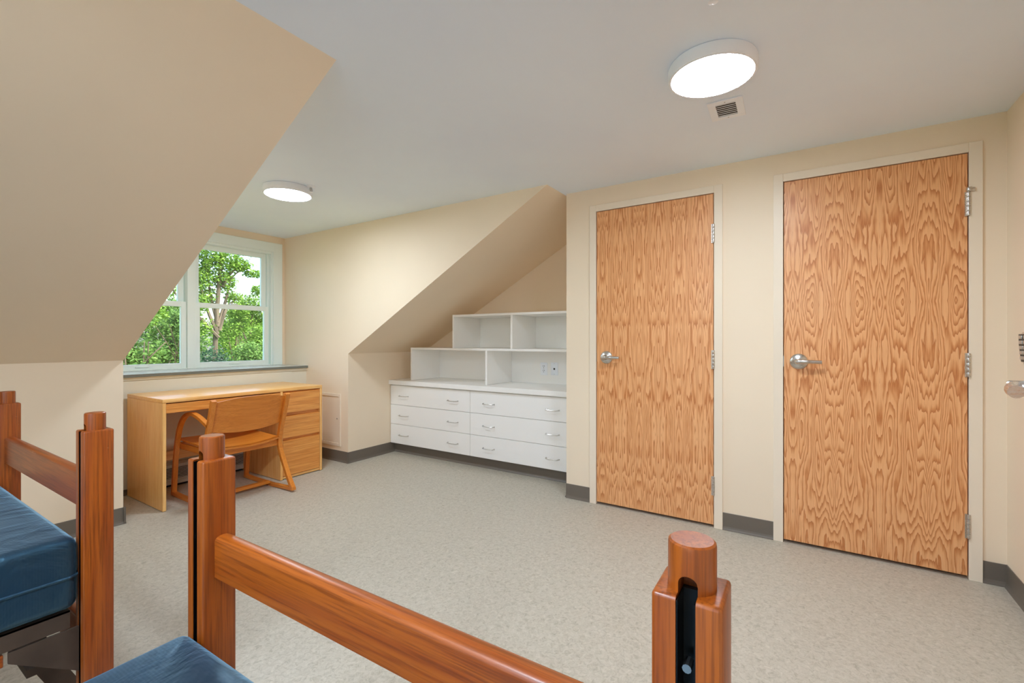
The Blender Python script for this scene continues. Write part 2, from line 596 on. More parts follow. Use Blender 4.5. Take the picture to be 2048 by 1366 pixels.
cove('baseboard_knee_west', (XW, YK), (XL + 0.012, YK), (0, -1), 'taupe rubber base behind the beds')
cove('baseboard_dormer_west', (XL, YK - 0.012), (XL, YL), (1, 0), 'taupe rubber base on the left cheek')
cove('baseboard_ledge', (XL, YL), (1.34, YL), (0, -1), 'dark rubber base behind the desk', 0.04)

# ------------------------------------------------------------------ doors
def door(name, Y0, Y1, mat, label, special):
    """closed flush door in wall_east: frame, leaf, lever, hinges"""
    yc = (Y0 + Y1) / 2
    root = thing(name, label, None, (XD, yc, 0))
    root['kind'] = 'structure'
    if 'category' in root: del root['category']
    hw = (Y1 - Y0) / 2
    b = NB()
    for s in (-1, 1):
        y0, y1 = s * (hw + G), s * (hw + FW)
        box(b, (-0.014, y0, 0), (0.06, y1, DZ + FW - 0.003), 0.0015, 1)
    box(b, (-0.0135, -hw - G, DZ + G), (0.06, hw + G, DZ + FW - 0.0035), 0.0015, 1)
    # stop behind the leaf
    box(b, (0.042, -hw - G, 0), (0.06, -hw + 0.015, DZ + G))
    box(b, (0.042, hw - 0.015, 0), (0.06, hw + G, DZ + G))
    box(b, (0.042, -hw, DZ - 0.015), (0.06, hw, DZ + G))
    obj('door_frame', b, M['frame'], root)
    b = NB(); box(b, (-0.008, -hw, 0.018), (0.036, hw, DZ), 0.001, 1)
    leaf = obj('door_leaf', b, mat, root)
    # lever set
    ly, lz = hw - 0.071, 1.02
    b = NB()
    lathe(b, [(0.043, -0.0085), (0.043, -0.013), (0.038, -0.019), (0.026, -0.024), (0.017, -0.027), (0.015, -0.045)], (0, ly, lz), 'x', 40)
    r_ = obj('rose', b, M['nickel'], leaf, True)
    b = NB()
    pts = smooth([(-0.043, ly + 0.008, lz), (-0.056, ly + 0.002, lz + 0.001), (-0.062, ly - 0.025, lz + 0.002), (-0.060, ly - 0.065, lz + 0.001), (-0.055, ly - 0.105, lz)], 6)
    tube(b, pts, [0.0135] * 8 + [0.0115] * 8 + [0.0098] * (len(pts) - 16), 14)
    lev = obj('lever', b, M['nickel'], leaf, True)
    b = NB(); box(b, (-0.009, hw + 0.0005, lz - 0.03), (0.012, hw + 0.003, lz + 0.03))
    obj('strike_plate', b, M['steel'], leaf)
    for i, z in enumerate((1.785, 1.02, 0.255)):
        hy = -hw - 0.002
        b = NB()
        big = special and i == 0
        for q in range(5):
            z0 = z - 0.057 + q * 0.0228
            lathe(b, [(0.0072, 0.0005), (0.0075, 0.0015), (0.0075, 0.0213), (0.0072, 0.0223)], (-0.0165, hy, z0), 'z', 16)
        box(b, (-0.016, hy - 0.003, z - 0.057), (-0.0082, hy + 0.012, z + 0.057))
        hg = obj('hinge', b, M['nickel'], root, True)
        if big:
            b = NB()
            lathe(b, [(0.010, z + 0.058), (0.011, z + 0.060), (0.011, z + 0.074), (0.009, z + 0.078)], (-0.018, hy - 0.002, 0), 'z', 20)
            box(b, (-0.024, hy - 0.022, z + 0.057), (-0.014, hy + 0.004, z + 0.074), 0.002)
            obj('door_stop', b, M['nickel'], hg, True)
    return root
door('door_1', D1[0], D1[1], M['door1'], 'narrow-grained oak flush door nearer the white shelves', False)
door('door_2', D2[0], D2[1], M['door2'], 'bold cathedral-grained oak flush door near the right corner', True)

# entry door standing open at the right edge of the picture, seen only by its lock
hx, hy = 0.605, -0.183
ang = math.atan2(-0.290, 0.957)
ed = thing('door_3', 'open entry door with keypad lever lock at the right edge', None, (hx, hy, 0), ang)
ed['kind'] = 'structure'
b = NB(); box(b, (0, -0.044, 0.012), (0.855, 0, 2.02), 0.001, 1)
leaf = obj('door_leaf', b, M['door1'], ed)
lx = 0.785
b = NB()
prism(b, [(lx - 0.036, 1.150), (lx - 0.028, 1.157), (lx + 0.028, 1.157), (lx + 0.036, 1.150), (lx + 0.036, 1.13), (lx + 0.024, 1.090), (lx + 0.012, 1.06), (lx + 0.010, 1.0), (lx - 0.020, 1.0), (lx - 0.026, 1.075), (lx - 0.036, 1.13)], 'y', 0.0, 0.036, 0.004)
def wedge(b):
    for v in b.verts:
        if v.co.y > 0.02:
            v.co.y += (v.co.x - lx) * 0.36
wedge(b)
lockb = obj('lock_body', b, M['nickel'], leaf, True)
b = NB()
prism(b, [(lx - 0.033, 1.152), (lx + 0.033, 1.152), (lx + 0.032, 1.13), (lx + 0.022, 1.094), (lx - 0.022, 1.094), (lx - 0.032, 1.13)], 'y', 0.036, 0.039, 0.001)
wedge(b)
pad = obj('keypad', b, M['black'], lockb)
for r_ in range(5):
    for c_ in range(3):
        b = NB()
        kx = lx + (c_ - 1) * (0.0205 - 0.0016 * r_)
        kz = 1.1455 - r_ * 0.0108
        box(b, (kx - 0.0068, 0.039, kz - 0.0036), (kx + 0.0068, 0.0412, kz + 0.0036), 0.001)
        wedge(b)
        obj('key_button', b, M['steel'], lockb, True)
b = NB()
lz = 1.043
lathe(b, [(0.024, 0.0), (0.024, 0.012), (0.014, 0.018), (0.0125, 0.050), (0.0125, 0.062), (0.0105, 0.066)], (lx, 0, lz), 'y', 28)
pts = smooth([(lx, 0.054, lz), (lx - 0.03, 0.056, lz - 0.001), (lx - 0.075, 0.054, lz - 0.002), (lx - 0.12, 0.048, lz - 0.002)], 6)
tube(b, pts, [0.0122] * len(pts), 14)
lev = obj('lever', b, M['nickel'], leaf, True)
b = NB(); lathe(b, [(0.004, 0.0655), (0.004, 0.0675), (0.003, 0.068)], (lx, 0, lz), 'y', 12)
obj('set_screw', b, M['steel'], lev, True)

# ------------------------------------------------------------------ window
win = thing('window_1', 'white double-hung twin window looking onto green trees', None, ((WX0 + WX1) / 2, YW, WZ0))
win['kind'] = 'structure'
wx0, wz0 = (WX0 + WX1) / 2, WZ0
def wb(b, x0, x1, y0, y1, z0, z1, bev=0.002):
    box(b, (x0 - wx0, y0, z0 - wz0), (x1 - wx0, y1, z1 - wz0), bev, 1)
b = NB()
wb(b, 2.648, 2.737, -0.020, 0, WZ0, 2.125)
wb(b, 1.115, 1.182, -0.020, 0, WZ0, 2.125)
wb(b, 1.182, 2.648, -0.0195, 0, 2.040, 2.1245)
obj('casing', b, M['wtrim'], win)
b = NB()
for x0, x1 in ((2.640, 2.652), (1.178, 1.190)):
    wb(b, x0, x1, -0.026, 0.09, WZ0, 2.044)
wb(b, 1.19, 2.640, -0.026, 0.09, 2.032, 2.044)
for x0, x1 in ((2.622, 2.640), (1.190, 1.208)):
    wb(b, x0, x1, -0.012, 0.09, WZ0, 2.032)
wb(b, 1.208, 2.622, -0.012, 0.09, 2.012, 2.032)
for x0, x1 in ((2.606, 2.622), (1.208, 1.224)):
    wb(b, x0, x1, 0.030, 0.09, WZ0, 2.012)
obj('jamb', b, M['wtrim'], win)
b = NB(); wb(b, 1.873, 1.939, -0.012, 0.09, WZ0, 2.012)
obj('mullion', b, M['wtrim'], win)
b = NB(); wb(b, 1.208, 2.622, -0.005, 0.09, WZ0, WZ0 + 0.012)
obj('sill_track', b, M['wtrim'], win)
def sash(x0, x1, z0, z1, y0, y1, st, rb, rt):
    b = NB()
    wb(b, x0, x0 + st, y0, y1, z0, z1)
    wb(b, x1 - st, x1, y0, y1, z0, z1)
    wb(b, x0 + st, x1 - st, y0, y1, z0, z0 + rb)
    wb(b, x0 + st, x1 - st, y0, y1, z1 - rt, z1)
    s_ = obj('sash', b, M['wtrim'], win)
    b = NB()
    ym = (y0 + y1) / 2
    box(b, (x0 + st - 0.004 - wx0, ym - 0.002, z0 + rb - 0.004 - wz0), (x1 - st + 0.004 - wx0, ym + 0.002, z1 - rt + 0.004 - wz0))
    obj('pane', b, M['glass'], s_)
    return s_
for x0, x1 in ((1.939, 2.606), (1.224, 1.873)):
    sash(x0 + 0.004, x1 - 0.004, 1.440, 2.012, 0.048, 0.082, 0.045, 0.035, 0.045)      # upper
    s_ = sash(x0, x1 - 0.002, WZ0 + 0.012, 1.475, 0.004, 0.040, 0.040, 0.040, 0.045)     # lower
    xm = (x0 + x1) / 2
    b = NB(); wb(b, xm - 0.03, xm + 0.03, -0.004, 0.030, 1.475, 1.484)
    obj('sash_lock', b, M['wtrim'], s_)
    b = NB(); wb(b, xm - 0.045, xm + 0.045, -0.006, 0.004, 0.912, 0.920)
    obj('finger_lift', b, M['wtrim'], s_)
b = NB(); box(b, (XL, 4.200, 0.863), (XR, YW - 0.001, 0.885), 0.001, 1)
sill = struct('trim_1', b, M['sill'], 'pale grey laminate window sill shelf')
b = NB(); box(b, (XL, 4.1965, 0.863), (XR, 4.200, 0.884))
obj('sill_edge', b, M['silledge'], sill)
b = NB(); box(b, (XL, YL - 0.012, 0.838), (XR, YL, 0.862), 0.002, 1)
struct('trim_2', b, M['ledge'], 'narrow apron strip under the window sill')
b = NB(); box(b, (XL + 0.002, YL - 0.006, 0.21), (2.615, YL, 0.836), 0.001, 1)
struct('trim_3', b, M['ledge'], 'thin wall panel behind the desk')

# unseen gable window, added behind the camera to let in more daylight
gw = thing('added_window', 'wide white gable window added out of view behind the beds for more daylight', None, (XW, (GY0 + GY1) / 2, GZ0))
gw['kind'] = 'structure'
hwid, hgt = (GY1 - GY0) / 2, GZ1 - GZ0
b = NB()
for y0, y1 in ((-hwid, -hwid + 0.05), (-0.03, 0.03), (hwid - 0.05, hwid)):
    box(b, (-0.08, y0, 0), (-0.03, y1, hgt))
for y0, y1 in ((-hwid + 0.05, -0.03), (0.03, hwid - 0.05)):
    for z0, z1 in ((0, 0.05), (hgt / 2 - 0.02, hgt / 2 + 0.02), (hgt - 0.05, hgt)):
        box(b, (-0.08, y0, z0), (-0.03, y1, z1))
gf = obj('window_frame', b, M['wtrim'], gw)
for y0, y1 in ((-hwid + 0.05, -0.03), (0.03, hwid - 0.05)):
    for z0, z1 in ((0.05, hgt / 2 - 0.02), (hgt / 2 + 0.02, hgt - 0.05)):
        b = NB(); box(b, (-0.058, y0, z0), (-0.054, y1, z1)); obj('pane', b, M['glass'], gf)

# ------------------------------------------------------------------ ceiling fixtures
def lamp(x, y, label, k):
    t = thing('ceiling_light', label, 'ceiling light', (x, y, CZ), 0, 'round flush ceiling lights')
    b = NB(); lathe(b, [(0.150, 0.0), (0.156, -0.002), (0.159, -0.010), (0.159, -0.042), (0.155, -0.048), (0.1475, -0.0495), (0.1475, -0.040), (0.05, -0.040)], (0, 0, 0), 'z', 72)
    obj('housing', b, M['plastic'], t, True)
    b = NB(); lathe(b, [(0.147, -0.041), (0.147, -0.048), (0.142, -0.0505), (0.10, -0.0525), (0.04, -0.0535)], (0, 0, 0), 'z', 72)
    obj('diffuser', b, diffuser(k), t, True)
    return t
lamp(1.905, 0.315, 'round lit ceiling light beside the small square vent', 0.74)
lamp(1.863, 3.052, 'round lit ceiling light in the dormer near the window', 0.66)
lamp(-0.30, 0.75, 'round ceiling light added above the beds as fill, outside the picture', 1.15)  # unseen lamp added to raise the fill light
lamp(-1.30, 0.75, 'round ceiling light added by the added gable window as fill, outside the picture', 1.3)  # second unseen lamp, added to brighten the room from the west

v_ = thing('ceiling_vent', 'small square white ceiling vent beside the round light', 'vent', (2.305, 0.318, CZ), math.radians(2))
b = NB()
for a0, a1 in (((-0.095, -0.072), (-0.064, 0.072)), ((0.064, -0.072), (0.095, 0.072)), ((-0.064, -0.072), (0.064, -0.041)), ((-0.064, 0.041), (0.064, 0.072))):
    box(b, (a0[0], a0[1], -0.006), (a1[0], a1[1], 0.0), 0.001, 1)
obj('vent_frame', b, M['plastic'], v_)
b = NB(); box(b, (-0.064, -0.041, -0.0015), (0.064, 0.041, -0.0005))
obj('vent_duct', b, M['base'], v_)
for i in range(7):
    x = -0.055 + i * 0.0183
    b = NB(); prism(b, [(x - 0.006, -0.005), (x - 0.0045, -0.0058), (x + 0.005, -0.0028), (x + 0.0035, -0.0020)], 'y', -0.041, 0.041)
    obj('vent_slat', b, M['plastic'], v_)
for x in (-0.079, 0.079):
    b = NB(); lathe(b, [(0.003, -0.006), (0.003, -0.0072), (0.002, -0.0075)], (x, 0, 0), 'z', 10)
    obj('screw', b, M['steel'], v_, True)

def sprinkler(x, y, label):
    t = thing('fire_sprinkler', label, 'sprinkler', (x, y, CZ), 0, 'ceiling fire sprinklers')
    b = NB(); lathe(b, [(0.030, 0), (0.030, -0.003), (0.022, -0.010), (0.012, -0.012)], (0, 0, 0), 'z', 28)
    obj('escutcheon', b, M['plastic'], t, True)
    b = NB(); lathe(b, [(0.008, -0.010), (0.008, -0.022), (0.005, -0.024), (0.004, -0.040)], (0, 0, 0), 'z', 14)
    st = obj('stem', b, M['steel'], t, True)
    for s in (-1, 1):
        b = NB(); tube(b, smooth([(s * 0.006, 0, -0.018), (s * 0.012, 0, -0.028), (s * 0.003, 0, -0.041)], 4), 0.0018, 6)
        obj('yoke_arm', b, M['steel'], st, True)
    b = NB(); lathe(b, [(0.014, -0.041), (0.0145, -0.0425), (0.013, -0.0435)], (0, 0, 0), 'z', 20)
    obj('deflector', b, M['plastic'], t, True)
sprinkler(1.921, 2.875, 'small white fire sprinkler hanging beside the dormer ceiling light')
sprinkler(1.491, 0.243, 'small fire sprinkler at the top edge above the larger-looking ceiling light')

# ------------------------------------------------------------------ access panel on the dormer cheek
ap = thing('access_panel', 'cream painted metal access panel with lock low on the wall by the desk', 'access panel', (XR, 3.835, 0.144))
b = NB()
W_, H_ = 0.153, 0.490
for a0, a1 in (((-W_, 0), (-W_ + 0.028, H_)), ((W_ - 0.028, 0), (W_, H_)), ((-W_ + 0.028, 0), (W_ - 0.028, 0.028)), ((-W_ + 0.028, H_ - 0.028), (W_ - 0.028, H_))):
    box(b, (-0.011, a0[0], a0[1]), (0, a1[0], a1[1]), 0.0015, 1)
obj('panel_frame', b, M['frame'], ap)
b = NB(); box(b, (-0.004, -W_ + 0.0295, 0.0295), (0, W_ - 0.0295, H_ - 0.0295), 0.001, 1)
pd = obj('panel_door', b, M['frame'], ap)
b = NB(); lathe(b, [(0.0075, -0.004), (0.0075, -0.0055), (0.005, -0.006)], (0, -0.098, 0.255), 'x', 16)
obj('cam_lock', b, M['steel'], pd, True)

# ------------------------------------------------------------------ built-in drawers, counter and shelves
XF = 3.28
SPL = 2.557
def cabinet(y0, y1, label, hy):
    yc = (y0 + y1) / 2
    t = thing('drawer_cabinet', label, 'cabinet', (XF, yc, 0), 0, 'white drawer cabinets in the alcove')
    hw = abs(y1 - y0) / 2
    b = NB(); box(b, (0.021, -hw, 0.100), (XB - XF - 0.001, hw, 0.690))
    obj('body', b, M['white'], t)
    b = NB(); box(b, (0.060, -hw, 0.0), (XB - XF - 0.001, hw, 0.100))
    tk = obj('toe_kick', b, M['base'], t)
    b = NB(); prism(b, [(0.060, 0), (0.048, 0), (0.049, 0.004), (0.056, 0.013), (0.060, 0.022)], 'y', -hw, hw)
    obj('cove_lip', b, M['base'], tk)
    for i in range(3):
        z0 = 0.100 + i * 0.1945
        b = NB(); box(b, (0, -hw + 0.002, z0 + 0.0015), (0.020, hw - 0.002, z0 + 0.1925), 0.0012, 1)
        d = obj('drawer', b, M['white'], t)
        for h in hy:
            b = NB()
            c = h - yc
            zz = z0 + 0.092
            pts = [(0, c - 0.058, zz), (-0.018, c - 0.056, zz)] + [( -0.026 - 0.004 * math.cos(k / 4 * 1.5), c + k * 0.0125, zz - 0.001) for k in range(-4, 5)] + [(-0.018, c + 0.056, zz), (0, c + 0.058, zz)]
            tube(b, pts, 0.0032, 8)
            for s in (-1, 1):
                lathe(b, [(0.006, 0.0), (0.006, -0.003), (0.004, -0.005)], (0, c + s * 0.058, zz), 'x', 12)
            obj('handle', b, M['nickel'], d, True)
    return t
cabinet(YK - 0.005, SPL, 'white drawer cabinet of three drawers against the knee wall', (3.385, 2.755))
cabinet(SPL, YA + 0.012, 'white drawer cabinet of three drawers nearer the oak doors', (2.351, 1.725))
ct = thing('countertop', 'white laminate countertop over the drawer cabinets', 'countertop', (XF, (YK + YA) / 2, 0.690))
hw = (YK - YA) / 2
b = NB(); box(b, (-0.025, -hw + 0.001, 0.002), (XB - XF - 0.001, hw - 0.003, 0.045), 0.003, 2)
obj('worktop', b, M['white'], ct)

def cubby(y0, y1, ydiv, z0, z1, x0, label):
    """open shelf box: end panel, top, divider, back; y0 is the far (left) end"""
    t = thing('shelf_unit', label, 'shelf', (x0, (y0 + y1) / 2, z0), 0, 'white open shelf boxes stepped in the alcove')
    yc = (y0 + y1) / 2
    D = XB - x0 - 0.002
    h = z1 - z0
    b = NB(); box(b, (0, y0 - yc - 0.019, 0), (D, y0 - yc, h - 0.0195), 0.001, 1); obj('side_panel', b, M['white'], t)
    b = NB(); box(b, (0.001, y1 - yc, 0), (D, y1 - yc + 0.019, h - 0.0195), 0.001, 1); obj('side_panel', b, M['white'], t)
    b = NB(); box(b, (0, y1 - yc, h - 0.019), (D, y0 - yc, h), 0.001, 1); obj('top_panel', b, M['white'], t)
    b = NB(); box(b, (0.001, ydiv - yc - 0.0095, 0), (D - 0.013, ydiv - yc + 0.0095, h - 0.0195), 0.001, 1); obj('divider', b, M['white'], t)
    b = NB(); box(b, (D - 0.012, y1 - yc + 0.0195, 0.0), (D, y0 - yc - 0.0195, h - 0.0195)); obj('back_panel', b, M['white'], t)
cubby(3.365, YA + 0.012, 2.432, 0.736, 1.062, 3.352, 'wide lower white open shelf box standing on the countertop')
cubby(2.822, YA + 0.012, 2.163, 1.063, 1.374, 3.352, 'shorter upper white open shelf box on top of the lower one')

def plate(y, z, label, kind):
    t = thing('wall_outlet', label, 'outlet', (XB - 0.015, y, z), 0)
    b = NB(); box(b, (-0.005, -0.036, -0.058), (0, 0.036, 0.058), 0.002, 2)
    obj('cover_plate', b, M['plastic'], t, True)
    if kind == 'duplex':
        for s in (-1, 1):
            b = NB(); lathe(b, [(0.0165, -0.005), (0.0165, -0.0068), (0.015, -0.0072)], (0, 0, s * 0.021), 'x', 24)
            f = obj('receptacle', b, M['plastic'], t, True)
            for yy in (-0.0065, 0.0065):
                b = NB(); box(b, (-0.0078, yy - 0.0016, s * 0.021 + 0.001), (-0.007, yy + 0.0016, s * 0.021 + 0.010)); obj('slot', b, M['dark'], f)
            b = NB(); lathe(b, [(0.0028, -0.007), (0.0028, -0.0078)], (0, 0, s * 0.021 - 0.007), 'x', 10); obj('ground_hole', b, M['dark'], f)
    else:
        b = NB(); box(b, (-0.0062, -0.0075, -0.008), (-0.0048, 0.0075, 0.007)); obj('data_jack', b, M['black'], t)
    for s in (-1, 1):
        b = NB(); lathe(b, [(0.003, -0.0048), (0.003, -0.006)], (0, 0, s * (0.048 if kind != 'duplex' else 0.0)), 'x', 10); obj('screw', b, M['steel'], t, True)
        if kind == 'duplex':
            break
plate(2.066, 0.872, 'white duplex power outlet in the lower shelf box', 'duplex')
plate(1.957, 0.875, 'white data jack plate with black socket in the lower shelf box', 'data')

# ------------------------------------------------------------------ desk
dk = thing('desk', 'honey oak pedestal desk with three drawers under the window', 'desk', (1.915, 3.90, 0))
dx0, dx1, dy0, dy1, dz = 1.320 - 1.915, 2.508 - 1.915, 3.590 - 3.90, 4.190 - 3.90, 0.745
WD = M['desk']
b = NB(); box(b, (dx0, dy0, dz - 0.026), (dx1, dy1, dz), 0.003, 2); obj('desktop', b, WD['x'], dk, True)
b = NB(); box(b, (dx0, dy0 + 0.001, 0.003), (dx0 + 0.021, dy1, dz - 0.0265), 0.002, 1); obj('side_panel', b, WD['z'], dk)
b = NB(); box(b, (dx1 - 0.021, dy0 + 0.001, 0.003), (dx1, dy1, dz - 0.0265), 0.002, 1); obj('side_panel', b, WD['z'], dk)
px0 = 2.128 - 1.915
b = NB(); box(b, (px0, dy0 + 0.001, 0.003), (px0 + 0.021, dy1, dz - 0.0265), 0.002, 1); obj('pedestal_panel', b, WD['z'], dk)
b = NB(); box(b, (dx0 + 0.0215, dy0 + 0.004, 0.650), (px0 - 0.0005, dy0 + 0.024, dz - 0.033), 0.002, 1); obj('center_drawer', b, M['deskf'], dk)
b = NB(); box(b, (dx0 + 0.0215, dy0 + 0.03, 0.655), (px0 - 0.0005, dy1 - 0.05, dz - 0.04)); obj('drawer_box', b, WD['x'], dk)
b = NB(); box(b, (dx0 + 0.0215, dy1 - 0.045, 0.212), (px0 - 0.0005, dy1 - 0.025, 0.280), 0.002, 1); obj('back_stretcher', b, WD['x'], dk)
b = NB(); box(b, (px0 + 0.0215, dy0 + 0.03, 0.015), (dx1 - 0.0215, dy1 - 0.02, dz - 0.0285)); obj('pedestal_box', b, M['deskf'], dk)
b = NB(); box(b, (px0 + 0.0215, dy0 + 0.012, 0.006), (dx1 - 0.0215, dy0 + 0.029, 0.024)); obj('plinth', b, WD['x'], dk)
for z0, z1 in ((0.542, 0.712), (0.338, 0.516), (0.030, 0.318)):
    b = NB()
    xx0, xx1 = px0 + 0.024, dx1 - 0.024
    # front with a bevelled finger-pull along its top edge
    prism(b, [(dy0 + 0.003, z0), (dy0 + 0.029, z0), (dy0 + 0.029, z1), (dy0 + 0.018, z1), (dy0 + 0.003, z1 - 0.006)], 'x', xx0, xx1, 0.001, 1)
    obj('drawer', b, M['deskf'], dk)

# ------------------------------------------------------------------ baseboard heater under the desk
ht = thing('baseboard_heater', 'grey metal baseboard heater along the wall under the desk', 'heater', (1.95, YL - 0.008, 0))
b = NB(); prism(b, [(-0.055, 0.018), (-0.0, 0.018), (-0.0, 0.182), (-0.030, 0.182), (-0.055, 0.168)], 'x', -0.60, 0.60)
hb = obj('housing', b, M['heater'], ht)
b = NB(); box(b, (-0.60, -0.062, 0.018), (0.60, -0.0555, 0.045), 0.002, 1); obj('lower_lip', b, M['heater'], hb)
b = NB(); box(b, (-0.42, -0.0565, 0.062), (0.56, -0.0552, 0.150)); gr = obj('grille_opening', b, M['black'], ht)
for i in range(8):
    z = 0.066 + i * 0.0112
    b = NB(); box(b, (-0.42, -0.0600, z), (0.56, -0.0567, z + 0.005)); obj('grille_slat', b, M['heater'], gr)
b = NB(); lathe(b, [(0.006, -0.0555), (0.006, -0.0595)], (-0.50, 0, 0.105), 'y', 12); obj('thermostat_knob', b, M['black'], ht, True)
b = NB(); box(b, (-0.60, -0.040, 0.0), (0.60, 0.0, 0.018)); obj('base_gap', b, M['dark'], ht)

# ------------------------------------------------------------------ chair
CX, CY = 1.770, 3.60
ch = thing('desk_chair', 'bentwood armchair on rocker runners facing the desk', 'chair', (CX, CY, 0))
WC = M['chair']
def yz(l):
    return [(y - CY, z) for y, z in l]
for s in (-1, 1):
    xo = s * 0.275
    xi = s * 0.243
    x0, x1 = min(xo, xi), max(xo, xi)
    # rear leg and back post in one bent piece
    p = smooth(yz([(3.328, 0.735), (3.368, 0.610), (3.415, 0.470), (3.438, 0.375), (3.425, 0.300), (3.375, 0.205), (3.318, 0.110), (3.262, 0.030)]), 5)
    b = NB(); strip(b, p, 0.030, x0, x1, 0.003); obj('back_post', b, WC['z'], ch)
    # runner, two flats with a bend between
    p = yz([(3.245, 0.026), (3.52, 0.013), (3.80, 0.013), (3.925, 0.018)])
    b = NB(); strip(b, p, 0.024, x0 + 0.0005, x1 - 0.0005, 0.002); obj('runner', b, WC['y'], ch)
    # front leg running up into the arm
    p = smooth(yz([(3.920, 0.010), (3.905, 0.150), (3.885, 0.300), (3.850, 0.440), (3.800, 0.540), (3.725, 0.602), (3.630, 0.622), (3.530, 0.606), (3.425, 0.570), (3.385, 0.556)]), 6)
    b = NB(); strip(b, p, 0.024, x0, x1, 0.003); obj('arm', b, WC['z'], ch)
# seat: dished plywood, rear edge bowed
b = NB()
nx, ny = 18, 14
def seatpt(i, j, t):
    u = i / nx * 2 - 1
    v_ = j / ny
    yr = 3.405 - 0.030 * (1 - u * u)
    yf = 3.900 + 0.012 * (1 - u * u)
    y = yr + (yf - yr) * v_
    z = 0.402 - 0.020 * (1 - u * u) * (1 - (2 * v_ - 0.8) ** 2 * 0.4) + 0.012 * v_ - 0.006 * (1 - v_) 
    return (u * 0.2425, y - CY, z + t)
top = [[b.verts.new(seatpt(i, j, 0.006)) for j in range(ny + 1)] for i in range(nx + 1)]
bot = [[b.verts.new(seatpt(i, j, -0.006)) for j in range(ny + 1)] for i in range(nx + 1)]
for i in range(nx):
    for j in range(ny):
        b.faces.new([top[i][j], top[i + 1][j], top[i + 1][j + 1], top[i][j + 1]])
        b.faces.new([bot[i][j], bot[i][j + 1], bot[i + 1][j + 1], bot[i + 1][j]])
for j in range(ny):
    b.faces.new([top[0][j], top[0][j + 1], bot[0][j + 1], bot[0][j]])
    b.faces.new([top[nx][j + 1], top[nx][j], bot[nx][j], bot[nx][j + 1]])
for i in range(nx):
    b.faces.new([top[i + 1][0], top[i][0], bot[i][0], bot[i + 1][0]])
    b.faces.new([top[i][ny], top[i + 1][ny], bot[i + 1][ny], bot[i][ny]])
obj('seat', b, WC['x'], ch, True)
b = NB(); box(b, (-0.2425, 3.438 - CY, 0.330), (0.2425, 3.458 - CY, 0.376), 0.003); obj('rear_apron', b, WC['x'], ch)
b = NB(); box(b, (-0.2425, 3.855 - CY, 0.345), (0.2425, 3.875 - CY, 0.392), 0.003); obj('front_apron', b, WC['x'], ch)
for s in (-1, 1):
    b = NB(); box(b, (s * 0.2425, 3.458 - CY, 0.345), (s * 0.2235, 3.855 - CY, 0.385), 0.002); obj('side_apron', b, WC['y'], ch)
b = NB(); box(b, (-0.243, 3.535 - CY, 0.022), (0.243, 3.575 - CY, 0.044), 0.003); obj('stretcher', b, WC['x'], ch)
# backrest: bowed plywood with arched top and bottom edges
b = NB()
nx, nz = 20, 10
def backpt(i, j, t):
    u = i / nx * 2 - 1
    v_ = j / nz
    zt = 0.716 + 0.028 * (1 - u * u)
    zb = 0.512 - 0.024 * (1 - u * u)
    z = zb + (zt - zb) * v_
    y = 3.340 + (0.720 - z) * 0.330 - 0.030 * (1 - u * u)
    return (u * 0.2435, y - CY + t, z)
fr_ = [[b.verts.new(backpt(i, j, 0.012)) for j in range(nz + 1)] for i in range(nx + 1)]
bk = [[b.verts.new(backpt(i, j, 0.0)) for j in range(nz + 1)] for i in range(nx + 1)]
for i in range(nx):
    for j in range(nz):
        b.faces.new([fr_[i][j], fr_[i][j + 1], fr_[i + 1][j + 1], fr_[i + 1][j]])
        b.faces.new([bk[i][j], bk[i + 1][j], bk[i + 1][j + 1], bk[i][j + 1]])
for j in range(nz):
    b.faces.new([fr_[0][j + 1], fr_[0][j], bk[0][j], bk[0][j + 1]])
    b.faces.new([fr_[nx][j], fr_[nx][j + 1], bk[nx][j + 1], bk[nx][j]])
for i in range(nx):
    b.faces.new([fr_[i][0], fr_[i + 1][0], bk[i + 1][0], bk[i][0]])
    b.faces.new([fr_[i + 1][nz], fr_[i][nz], bk[i][nz], bk[i + 1][nz]])
bmesh.ops.recalc_face_normals(b, faces=b.faces)
obj('backrest', b, WC['x'], ch, True)

# ------------------------------------------------------------------ beds
PW = 0.062
ZP = 0.905
def boolean_mesh(base_bm, cutters):
    """difference of closed meshes, returned as a mesh"""
    me = bpy.data.meshes.new('tmp'); base_bm.to_mesh(me); base_bm.free()
    o = bpy.data.objects.new('tmp', me); C.objects.link(o)
    cs = []
    for c in cutters:
        cm = bpy.data.meshes.new('cut'); c.to_mesh(cm); c.free()
        k = bpy.data.objects.new('cut', cm); C.objects.link(k)
        md = o.modifiers.new('b', 'BOOLEAN'); md.operation = 'DIFFERENCE'; md.solver = 'EXACT'; md.object = k
        cs.append(k)
    dg = bpy.context.evaluated_depsgraph_get()
    out = bpy.data.meshes.new_from_object(o.evaluated_get(dg))
    for k in cs:
        bpy.data.objects.remove(k, do_unlink=True)
    bpy.data.objects.remove(o, do_unlink=True)
    return out

def post_mesh():
    h = PW / 2
    b = NB(); box(b, (-h, -h, 0), (h, h, ZP), 0.004, 3)
    c = NB(); box(c, (-h - 0.02, -0.0087, 0.05), (-h + 0.036, 0.0087, ZP + 0.001))
    body = boolean_mesh(b, [c])
    b = NB(); lathe(b, [(0.022, ZP - 0.002), (0.022, ZP + 0.040), (0.0215, ZP + 0.0425), (0.0195, ZP + 0.044)], (0, 0, 0), 'z', 40)
    c = NB(); lathe(c, [(0.0087, -0.05), (0.0087, 0.005)], (0, 0, ZP + 0.008), 'x', 28)
    c2 = NB(); box(c2, (-0.05, -0.0087, ZP - 0.01), (0.005, 0.0087, ZP + 0.0075))
    peg = boolean_mesh(b, [c, c2])
    return body, peg
PB, PG = post_mesh()

